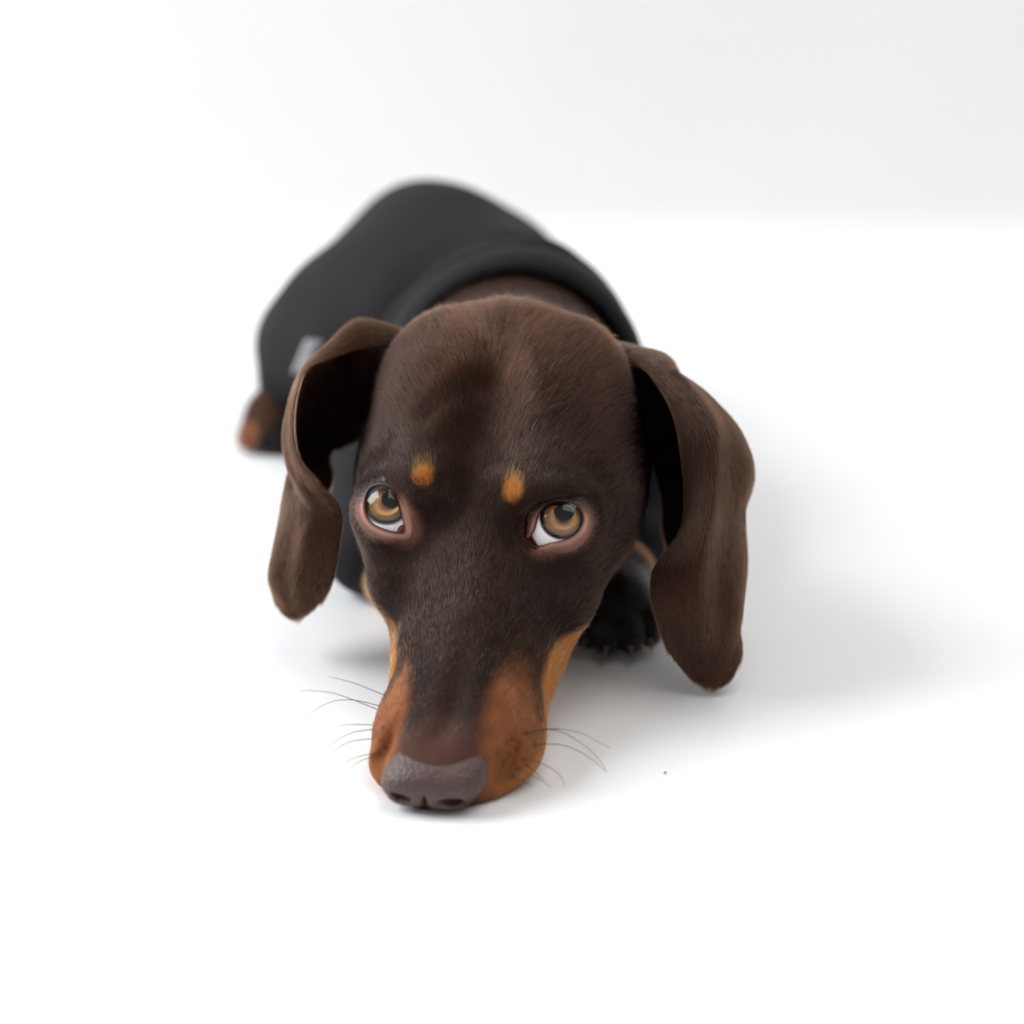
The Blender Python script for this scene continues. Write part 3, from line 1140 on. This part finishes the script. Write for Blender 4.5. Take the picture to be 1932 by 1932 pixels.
def build_nose():
    lo = HO + np.array([-2.4, -1.6, -2.3])
    hi = HO + np.array([2.4, 2.2, 1.2])
    lo[2] = max(lo[2], -0.1)
    ax = [np.arange(lo[k], hi[k], 0.06) for k in range(3)]
    f = lambda P: np.maximum(nose_sdf(P), 0.03 - P[..., 2])
    V, Q = surface_nets(grid_eval(f, *ax), *ax)
    L = to_local(V)
    n = noise3(V, 1.4)
    c = np.repeat(np.array([[0.072, 0.040, 0.035]]), len(V), 0) * (1 + 0.2 * n)[:, None]
    c = mix(c, ROSE * 0.8, sstep(0.25, 0.8, L[:, 1] + 0.12 * n) * sstep(-0.9, -0.3, L[:, 2]) * 0.85)
    c = mix(c, np.array([0.075, 0.032, 0.026]), sstep(-0.5, -0.95, L[:, 2]) * 0.7)
    m, nt, b, out = new_mat("nose_leather")
    a = nt.nodes.new("ShaderNodeAttribute")
    a.attribute_name = "coat"
    nt.links.new(a.outputs["Color"], b.inputs["Base Color"])
    b.inputs["Roughness"].default_value = 0.44
    b.inputs["Specular IOR Level"].default_value = 0.5
    tc = nt.nodes.new("ShaderNodeTexCoord")
    vo = nt.nodes.new("ShaderNodeTexVoronoi")
    vo.inputs["Scale"].default_value = 1100
    bp = nt.nodes.new("ShaderNodeBump")
    bp.inputs["Strength"].default_value = 0.45
    bp.inputs["Distance"].default_value = 0.0006
    bp.invert = True
    nt.links.new(tc.outputs["Object"], vo.inputs["Vector"])
    nt.links.new(vo.outputs["Distance"], bp.inputs["Height"])
    nt.links.new(bp.outputs["Normal"], b.inputs["Normal"])
    return mesh_obj("nose", V, Q, m, dog, cols=c)


build_nose()


# ------------------------------------------------------------------ shirt
def build_shirt():
    ax = [np.arange(-11.5, 7.5, 0.15), np.arange(68.0, 98.0, 0.17), np.arange(-0.1, 12.5, 0.15)]
    f = lambda P: np.maximum(shirt_sdf(P), 0.04 - P[..., 2])
    V, Q = surface_nets(grid_eval(f, *ax), *ax)
    m, nt, b, out = new_mat("black_jersey")
    tc = nt.nodes.new("ShaderNodeTexCoord")
    nz = nt.nodes.new("ShaderNodeTexNoise")
    nz.inputs["Scale"].default_value = 1400
    wv = nt.nodes.new("ShaderNodeBump")
    wv.inputs["Strength"].default_value = 0.4
    wv.inputs["Distance"].default_value = 0.0004
    nt.links.new(tc.outputs["Object"], nz.inputs["Vector"])
    nt.links.new(nz.outputs["Fac"], wv.inputs["Height"])
    nt.links.new(wv.outputs["Normal"], b.inputs["Normal"])
    b.inputs["Base Color"].default_value = (0.0125, 0.0120, 0.0135, 1)
    b.inputs["Roughness"].default_value = 0.75
    b.inputs["Specular IOR Level"].default_value = 0.14
    b.inputs["Sheen Weight"].default_value = 0.0
    b.inputs["Sheen Roughness"].default_value = 0.4
    return mesh_obj("shirt", V, Q, m, dog)


shirt = build_shirt()


def build_patch():
    left = np.array([(582, 640), (573, 660), (564, 682), (555, 703)], float)
    right = np.array([(612, 643), (594, 659), (592, 681), (582, 702)], float)
    nu, nv = 10, 8
    L = catmull(left, np.linspace(0, 3, nu))
    R = catmull(right, np.linspace(0, 3, nu))
    t = np.linspace(0, 1, nv)[None, :, None]
    G = (L[:, None] * (1 - t) + R[:, None] * t).reshape(-1, 2)
    P = trace(shirt_sdf, G[:, 0], G[:, 1], 70.0)
    N = gradient(shirt_sdf, P, 0.3)

    def sheet(name, cols, lift, mat):
        V, Fc = [], []
        ids = np.arange(nu * nv).reshape(nu, nv)[:, cols]
        k = ids.shape[1]
        f = ids.ravel()
        V = np.concatenate([P[f] + N[f] * lift, P[f] - N[f] * 0.05])
        m = nu * k
        for i in range(nu - 1):
            for j in range(k - 1):
                a = i * k + j
                Fc.append((a, a + 1, a + k + 1, a + k))
        rimr = [(i * k, (i + 1) * k) for i in range(nu - 1)] + [((nu - 1) * k + j, (nu - 1) * k + j + 1) for j in range(k - 1)] \
            + [((i + 1) * k + k - 1, i * k + k - 1) for i in range(nu - 1)] + [(j + 1, j) for j in range(k - 1)]
        for a, b in rimr:
            Fc.append((a, b, b + m, a + m))
        return mesh_obj(name, V, Fc, mat, shirt, smooth=False)

    sheet("label_patch", slice(0, nv), 0.05, plain_mat("grey_patch", (0.17, 0.17, 0.175), 0.5, 0.4))
    sheet("label_edge", slice(0, 2), 0.09, plain_mat("pale_piping", (0.50, 0.47, 0.48), 0.4, 0.5))


build_patch()


# ------------------------------------------------------------------ whiskers
def build_whiskers():
    mat = plain_mat("whisker_black", (0.012, 0.010, 0.010), 0.35, 0.5)
    for wi, w in enumerate(WHISKERS):
        w = np.array(w, float)
        root = WHISKER_ROOT[wi]
        pts = []
        for k, (x, y) in enumerate(w):
            d = ray(x, y)
            fl = CAM[2] / (-d[2]) * d[1]                 # where this sight line meets the floor
            Y = min(root[1] - 0.25 * k / len(w), fl - 0.25)
            pts.append(at(x, y, Y))
        pts[0] = root - gradient(head_solid, root[None])[0] * 0.05
        n = 16
        C = catmull(pts, np.linspace(0, len(pts) - 1, n))
        T = norm(np.gradient(C, axis=0))
        A = norm(np.cross(T, [0.1, 0.2, 1.0]))
        B = np.cross(T, A)
        r = np.linspace(0.0125, 0.0045, n)
        V, Fc = [], []
        for k in range(n):
            for j in range(5):
                a = 2 * math.pi * j / 5
                V.append(C[k] + (A[k] * math.cos(a) + B[k] * math.sin(a)) * r[k])
        for k in range(n - 1):
            for j in range(5):
                Fc.append((k * 5 + j, k * 5 + (j + 1) % 5, (k + 1) * 5 + (j + 1) % 5, (k + 1) * 5 + j))
        mesh_obj("whisker", V, Fc, mat, dog)


build_whiskers()


# ------------------------------------------------------------------ claws of the paw beside the ear, and a crumb on the floor
def cone_mesh(a, b, r, n=8, m=5):
    a, b = np.array(a, float), np.array(b, float)
    t = norm(b - a)
    x = norm(np.cross(t, [0.0, 0.2, 1.0]))
    y = np.cross(t, x)
    V, Fc = [], []
    for k in range(m):
        f = k / (m - 1)
        c = a + (b - a) * f + np.array([0, 0, 0.08 * math.sin(f * math.pi)])
        for j in range(n):
            w = 2 * math.pi * j / n
            V.append(c + (x * math.cos(w) + y * math.sin(w)) * r * (1 - 0.85 * f))
    for k in range(m - 1):
        for j in range(n):
            Fc.append((k * n + j, k * n + (j + 1) % n, (k + 1) * n + (j + 1) % n, (k + 1) * n + j))
    Fc.append(tuple((m - 1) * n + j for j in range(n)))
    return V, Fc


M_CLAW = plain_mat("claw_horn", (0.05, 0.028, 0.018), 0.3, 0.5)
for dx, dy in ((-0.95, -1.40), (-0.33, -1.92), (0.38, -1.92), (0.98, -1.36)):
    p = PAW_R + np.array([dx, dy, -0.55])
    mesh_obj("claw", *cone_mesh(p, p + np.array([0.12 * dx, -0.28, -0.30]), 0.12), M_CLAW, dog)

V, Fc = sphere_mesh(10, 7)
V = V * np.array([0.045, 0.035, 0.025]) * (1 + 0.25 * noise3(V, 1.7))[:, None]
crumb = mesh_obj("crumb", V, Fc, plain_mat("crumb_brown", (0.30, 0.28, 0.27), 0.8, 0.2))
crumb.location = tuple(at(1255, 1463, 56.95) * np.array([S, S, 0]) + np.array([0, 0, 0.0005]))
crumb["label"] = "tiny grey crumb on the bare white floor, right of the nose"
crumb["category"] = "crumb"


# ------------------------------------------------------------------ coat of hair
def fur_mat(name, rough=0.22):
    m = bpy.data.materials.new(name)
    m.use_nodes = True
    nt = m.node_tree
    nt.nodes.remove(nt.nodes["Principled BSDF"])
    h = nt.nodes.new("ShaderNodeBsdfHairPrincipled")
    h.parametrization = 'COLOR'
    a = nt.nodes.new("ShaderNodeAttribute")
    a.attribute_name = "fur_color"
    hi = nt.nodes.new("ShaderNodeHairInfo")
    mr = nt.nodes.new("ShaderNodeMapRange")
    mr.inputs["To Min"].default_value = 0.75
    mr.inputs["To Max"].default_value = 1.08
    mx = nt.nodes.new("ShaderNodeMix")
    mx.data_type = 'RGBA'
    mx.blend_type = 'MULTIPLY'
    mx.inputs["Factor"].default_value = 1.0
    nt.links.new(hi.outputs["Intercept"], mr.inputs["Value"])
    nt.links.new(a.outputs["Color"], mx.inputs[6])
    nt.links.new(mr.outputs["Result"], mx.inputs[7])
    nt.links.new(mx.outputs[2], h.inputs["Color"])
    h.inputs["IOR"].default_value = 1.37
    h.inputs["Roughness"].default_value = rough
    h.inputs["Radial Roughness"].default_value = 0.5
    h.inputs["Random Roughness"].default_value = 0.2
    nt.links.new(h.outputs[0], nt.nodes["Material Output"].inputs["Surface"])
    return m


def scatter(V, Q, density, nmax):
    """random roots on a quad mesh; density(centres) -> hairs per square cm"""
    T = np.concatenate([Q[:, [0, 1, 2]], Q[:, [0, 2, 3]]])
    a, b, c = V[T[:, 0]], V[T[:, 1]], V[T[:, 2]]
    ar = 0.5 * np.linalg.norm(np.cross(b - a, c - a), axis=1)
    w = ar * density((a + b + c) / 3)
    n = int(min(w.sum(), nmax))
    f = rng.choice(len(T), n, p=w / w.sum())
    u, v = rng.random(n), rng.random(n)
    k = u + v > 1
    u[k], v[k] = 1 - u[k], 1 - v[k]
    return a[f] + (b - a)[f] * u[:, None] + (c - a)[f] * v[:, None], f, T


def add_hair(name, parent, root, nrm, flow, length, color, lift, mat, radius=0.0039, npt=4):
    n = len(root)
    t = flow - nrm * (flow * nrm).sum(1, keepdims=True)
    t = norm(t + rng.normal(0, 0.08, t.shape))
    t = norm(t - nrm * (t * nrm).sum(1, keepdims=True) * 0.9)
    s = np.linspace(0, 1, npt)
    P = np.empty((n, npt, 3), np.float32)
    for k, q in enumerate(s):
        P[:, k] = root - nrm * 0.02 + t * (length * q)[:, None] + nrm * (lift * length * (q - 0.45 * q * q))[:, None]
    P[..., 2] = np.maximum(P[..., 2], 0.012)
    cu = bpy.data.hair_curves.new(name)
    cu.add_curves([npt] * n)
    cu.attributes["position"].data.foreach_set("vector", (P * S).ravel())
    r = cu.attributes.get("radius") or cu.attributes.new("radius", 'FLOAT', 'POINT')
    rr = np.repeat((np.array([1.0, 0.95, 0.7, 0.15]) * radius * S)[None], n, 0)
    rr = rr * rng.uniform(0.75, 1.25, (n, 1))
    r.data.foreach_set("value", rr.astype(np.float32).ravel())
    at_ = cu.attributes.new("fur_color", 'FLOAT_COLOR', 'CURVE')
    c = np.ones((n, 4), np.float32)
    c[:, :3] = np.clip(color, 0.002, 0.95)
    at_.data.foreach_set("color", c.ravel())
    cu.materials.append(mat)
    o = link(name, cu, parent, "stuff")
    return o


def body_fur():
    def dens(C):
        l = to_local(C)
        d = np.where(l[:, 1] < 16.8, 980.0, 300.0)
        d = np.where(C[:, 1] > 77, np.where(C[:, 2] < 3, 160.0, 0.0), d)
        d = d * (shirt_sdf(C) > -0.05) * (C[:, 2] > 0.06)
        return d * FUR_SCALE
    root, f, T = scatter(BV, BF, dens, 520000)
    nrm = gradient(body_sdf, root, 0.06)
    l = to_local(root)
    e = lid_dist(root)
    bare = sstep(0.06, 0.28, e)
    for i, c in enumerate(EYES):                          # hair runs right down to the upper lid
        m = LID_FRAME[i][0]
        d = root - c
        up = norm(d - (d @ m)[:, None] * m) @ UPV
        bare = np.where(np.linalg.norm(d, axis=1) < 2.5, np.maximum(bare, sstep(0.3, 0.7, up) * sstep(0.02, 0.08, e)), bare)
    keep = (nose_sdf(root) > 0.03) & (rng.random(len(root)) < bare) & (root[:, 2] > 0.06)
    for c in EYES:
        keep &= np.linalg.norm(root - c, axis=1) > EYE_R + 0.03
    root, nrm, l, e = root[keep], nrm[keep], l[keep], e[keep]
    x, y, z = l.T
    sx = np.tanh(x / 0.6)
    head = y < 16.5
    F = np.zeros_like(root)
    F[:, 1] = 1
    F[:, 0] = sx * (0.60 * sstep(6.5, 11, y) + 0.15 * sstep(5, 2, y))
    F[:, 2] = -0.35 * sstep(-0.6, -2.5, z) - 0.55 * sstep(2.4, 3.6, np.abs(x)) * sstep(9, 12, y)
    for c in EYES:                                       # hair parts round the eyes
        d = to_local(root) - to_local(c[None])
        w = np.exp(-(np.linalg.norm(d, axis=1) / 1.7) ** 2)
        F = F + norm(d) * (0.9 * w)[:, None]
    sw = noise3(root, 0.9)
    F[:, 0] += 0.28 * sw
    F = F @ HM
    leg = (~head) & (root[:, 2] < 4.2) & (legs_sdf(root) < 0.3)
    F[~head] = np.array([0.05, 1.0, -0.15])
    F[leg] = np.array([0.0, -0.75, -0.35])
    length = np.interp(y, [0, 1.5, 4, 8, 11, 14, 17], [.11, .16, .24, .36, .48, .58, .70])
    length = np.where(head & (z < -1.2) & (y < 8), np.minimum(length, 0.30), length)
    length = length * np.interp(e, [0.15, 0.5, 1.3], [0.28, 0.55, 1.0]) * rng.uniform(0.65, 1.2, len(root))
    length[leg] = 0.35
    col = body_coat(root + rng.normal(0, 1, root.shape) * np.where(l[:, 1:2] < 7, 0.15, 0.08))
    sheen_hair = rng.random((len(root), 1)) < 0.14  # random strands coloured lighter, standing in for glossy highlights on the coat
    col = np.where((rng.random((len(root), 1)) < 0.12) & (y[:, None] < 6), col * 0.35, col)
    col = col * rng.uniform(0.7, 1.2, (len(root), 1)) * np.where(sheen_hair, 1.5, 1.0)
    clump = noise3(root, 5.0)
    lift = 0.15 + 0.06 * clump + rng.normal(0, 0.035, len(root)) + (rng.random(len(root)) < 0.05) * rng.uniform(0.1, 0.5, len(root))
    add_hair("fur", body, root, nrm, F + 0.12 * clump[:, None] * np.roll(F, 1, 1), length, col, np.clip(lift, 0.04, 0.9), M_FUR)


def ear_fur(ear, M, N, du, dv, th):
    v = np.linspace(-1, 1, NC)[None, :, None]
    ids = np.arange(NR * NC).reshape(NR, NC)
    Q = np.stack([ids[:-1, :-1], ids[:-1, 1:], ids[1:, 1:], ids[1:, :-1]], -1).reshape(-1, 4)
    flatN, flatD, flatE = N.reshape(-1, 3), du.reshape(-1, 3), dv.reshape(-1, 3)
    R, NN, FF, LL, CC, LF = [], [], [], [], [], []
    for side, dn in ((1, 900.0), (-1, 400.0)):
        V = (M + N * th * side).reshape(-1, 3)
        root, f, T = scatter(V, Q, lambda C: np.full(len(C), dn * FUR_SCALE), 90000)
        i = T[f][:, 0]
        n = flatN[i] * side
        fl = flatD[i] + flatE[i] * (0.22 * noise3(root, 0.6))[:, None]
        row, colm = i // NC, i % NC
        ok = (head_solid(root) > 0.02)
        R.append(root[ok])
        NN.append(n[ok])
        FF.append(fl[ok])
        L = (0.36 if side > 0 else 0.32) * rng.uniform(0.6, 1.2, len(root)) * np.interp(row, [0, NR - 14, NR - 1], [1, 1, 0.2])
        LL.append(L[ok])
        c = ear_coat(root + rng.normal(0, 0.05, root.shape), np.full(len(root), side)) * rng.uniform(0.85, 1.15, (len(root), 1))
        CC.append(c[ok])
        LF.append(np.clip(0.22 + 0.05 * noise3(root, 4.0), 0.05, 0.5)[ok])
    # fringe on the rim, coloured lighter to imitate backlight glowing through the edge
    for colx, s in ((0, -1), (NC - 1, 1)):
        gap = np.linalg.norm(np.diff(M[:, colx], axis=0), axis=1)[4:int(NR * 0.78)]
        k = rng.choice(len(gap), 3200, p=gap / gap.sum()) + 4
        fr = rng.random(3200)[:, None]
        root = M[k, colx] * (1 - fr) + M[np.minimum(k + 1, NR - 1), colx] * fr + dv[k, colx] * s * 0.06
        ok = head_solid(root) > 0.02
        R.append(root[ok])
        NN.append(norm(dv[k, colx] * s + N[k, colx] * rng.normal(0, 0.6, (3200, 1)))[ok])
        FF.append((du[k, colx])[ok])
        LL.append((0.20 * rng.uniform(0.6, 1.2, 3200))[ok])
        CC.append((np.array([[0.115, 0.050, 0.028]]) * rng.uniform(0.7, 1.3, (3200, 1)))[ok])
        LF.append(np.full(ok.sum(), 0.3))
    add_hair("fur", ear, *[np.concatenate(a) for a in (R, NN, FF, LL, CC, LF)], M_FUR)


def lid_fur(lid, i, R, Dn):
    c = EYES[i]
    m = LID_FRAME[i][0]
    n = Dn.shape[0]
    k = rng.integers(0, n, 2600)
    t = 3.2 + 4.6 * rng.random(2600) ** 0.8                  # profile row, from just outside the rim
    a = np.floor(t).astype(int)
    f = (t - a)[:, None]
    k2 = (k + 1) % n
    g = rng.random(2600)[:, None]
    row = lambda r: R[r, k] * (1 - g) + R[r, k2] * g
    root = row(a) * (1 - f) + row(np.minimum(a + 1, len(R) - 1)) * f
    out = norm(row(np.minimum(a + 1, len(R) - 1)) - row(a))
    nrm = norm(root - c)
    up = norm((root - c) - ((root - c) @ m)[:, None] * m) @ UPV
    keep = rng.random(2600) < np.clip((t - 2.6) / 3.5 + 0.6 * (up > 0.3), 0, 1)
    col = head_coat(root + rng.normal(0, 0.05, root.shape)) * rng.uniform(0.6, 1.2, (2600, 1))
    ln = np.interp(t, [3, 5, 8], [0.07, 0.14, 0.26]) * rng.uniform(0.6, 1.2, 2600)
    # lashes of the upper lid
    q = 90
    ku = rng.choice(np.nonzero(norm(Dn - (Dn @ m)[:, None] * m) @ UPV > 0.35)[0], q)
    args = [np.concatenate(v) for v in (
        (root[keep], R[3, ku]),
        (nrm[keep], norm(R[3, ku] - c)),
        (out[keep], norm(R[4, ku] - R[2, ku]) - 0.5 * UPV),
        (ln[keep], np.full(q, 0.20)),
        (col[keep], np.full((q, 3), 0.006)),
        (np.clip(rng.normal(0.25, 0.08, keep.sum()), 0.05, 0.6), np.full(q, 1.3)))]
    add_hair("fur", lid, *args, M_FUR)


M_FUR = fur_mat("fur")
if FUR:
    body_fur()
    for e in ears:
        ear_fur(*e)
    for l in lids:
        lid_fur(*l)
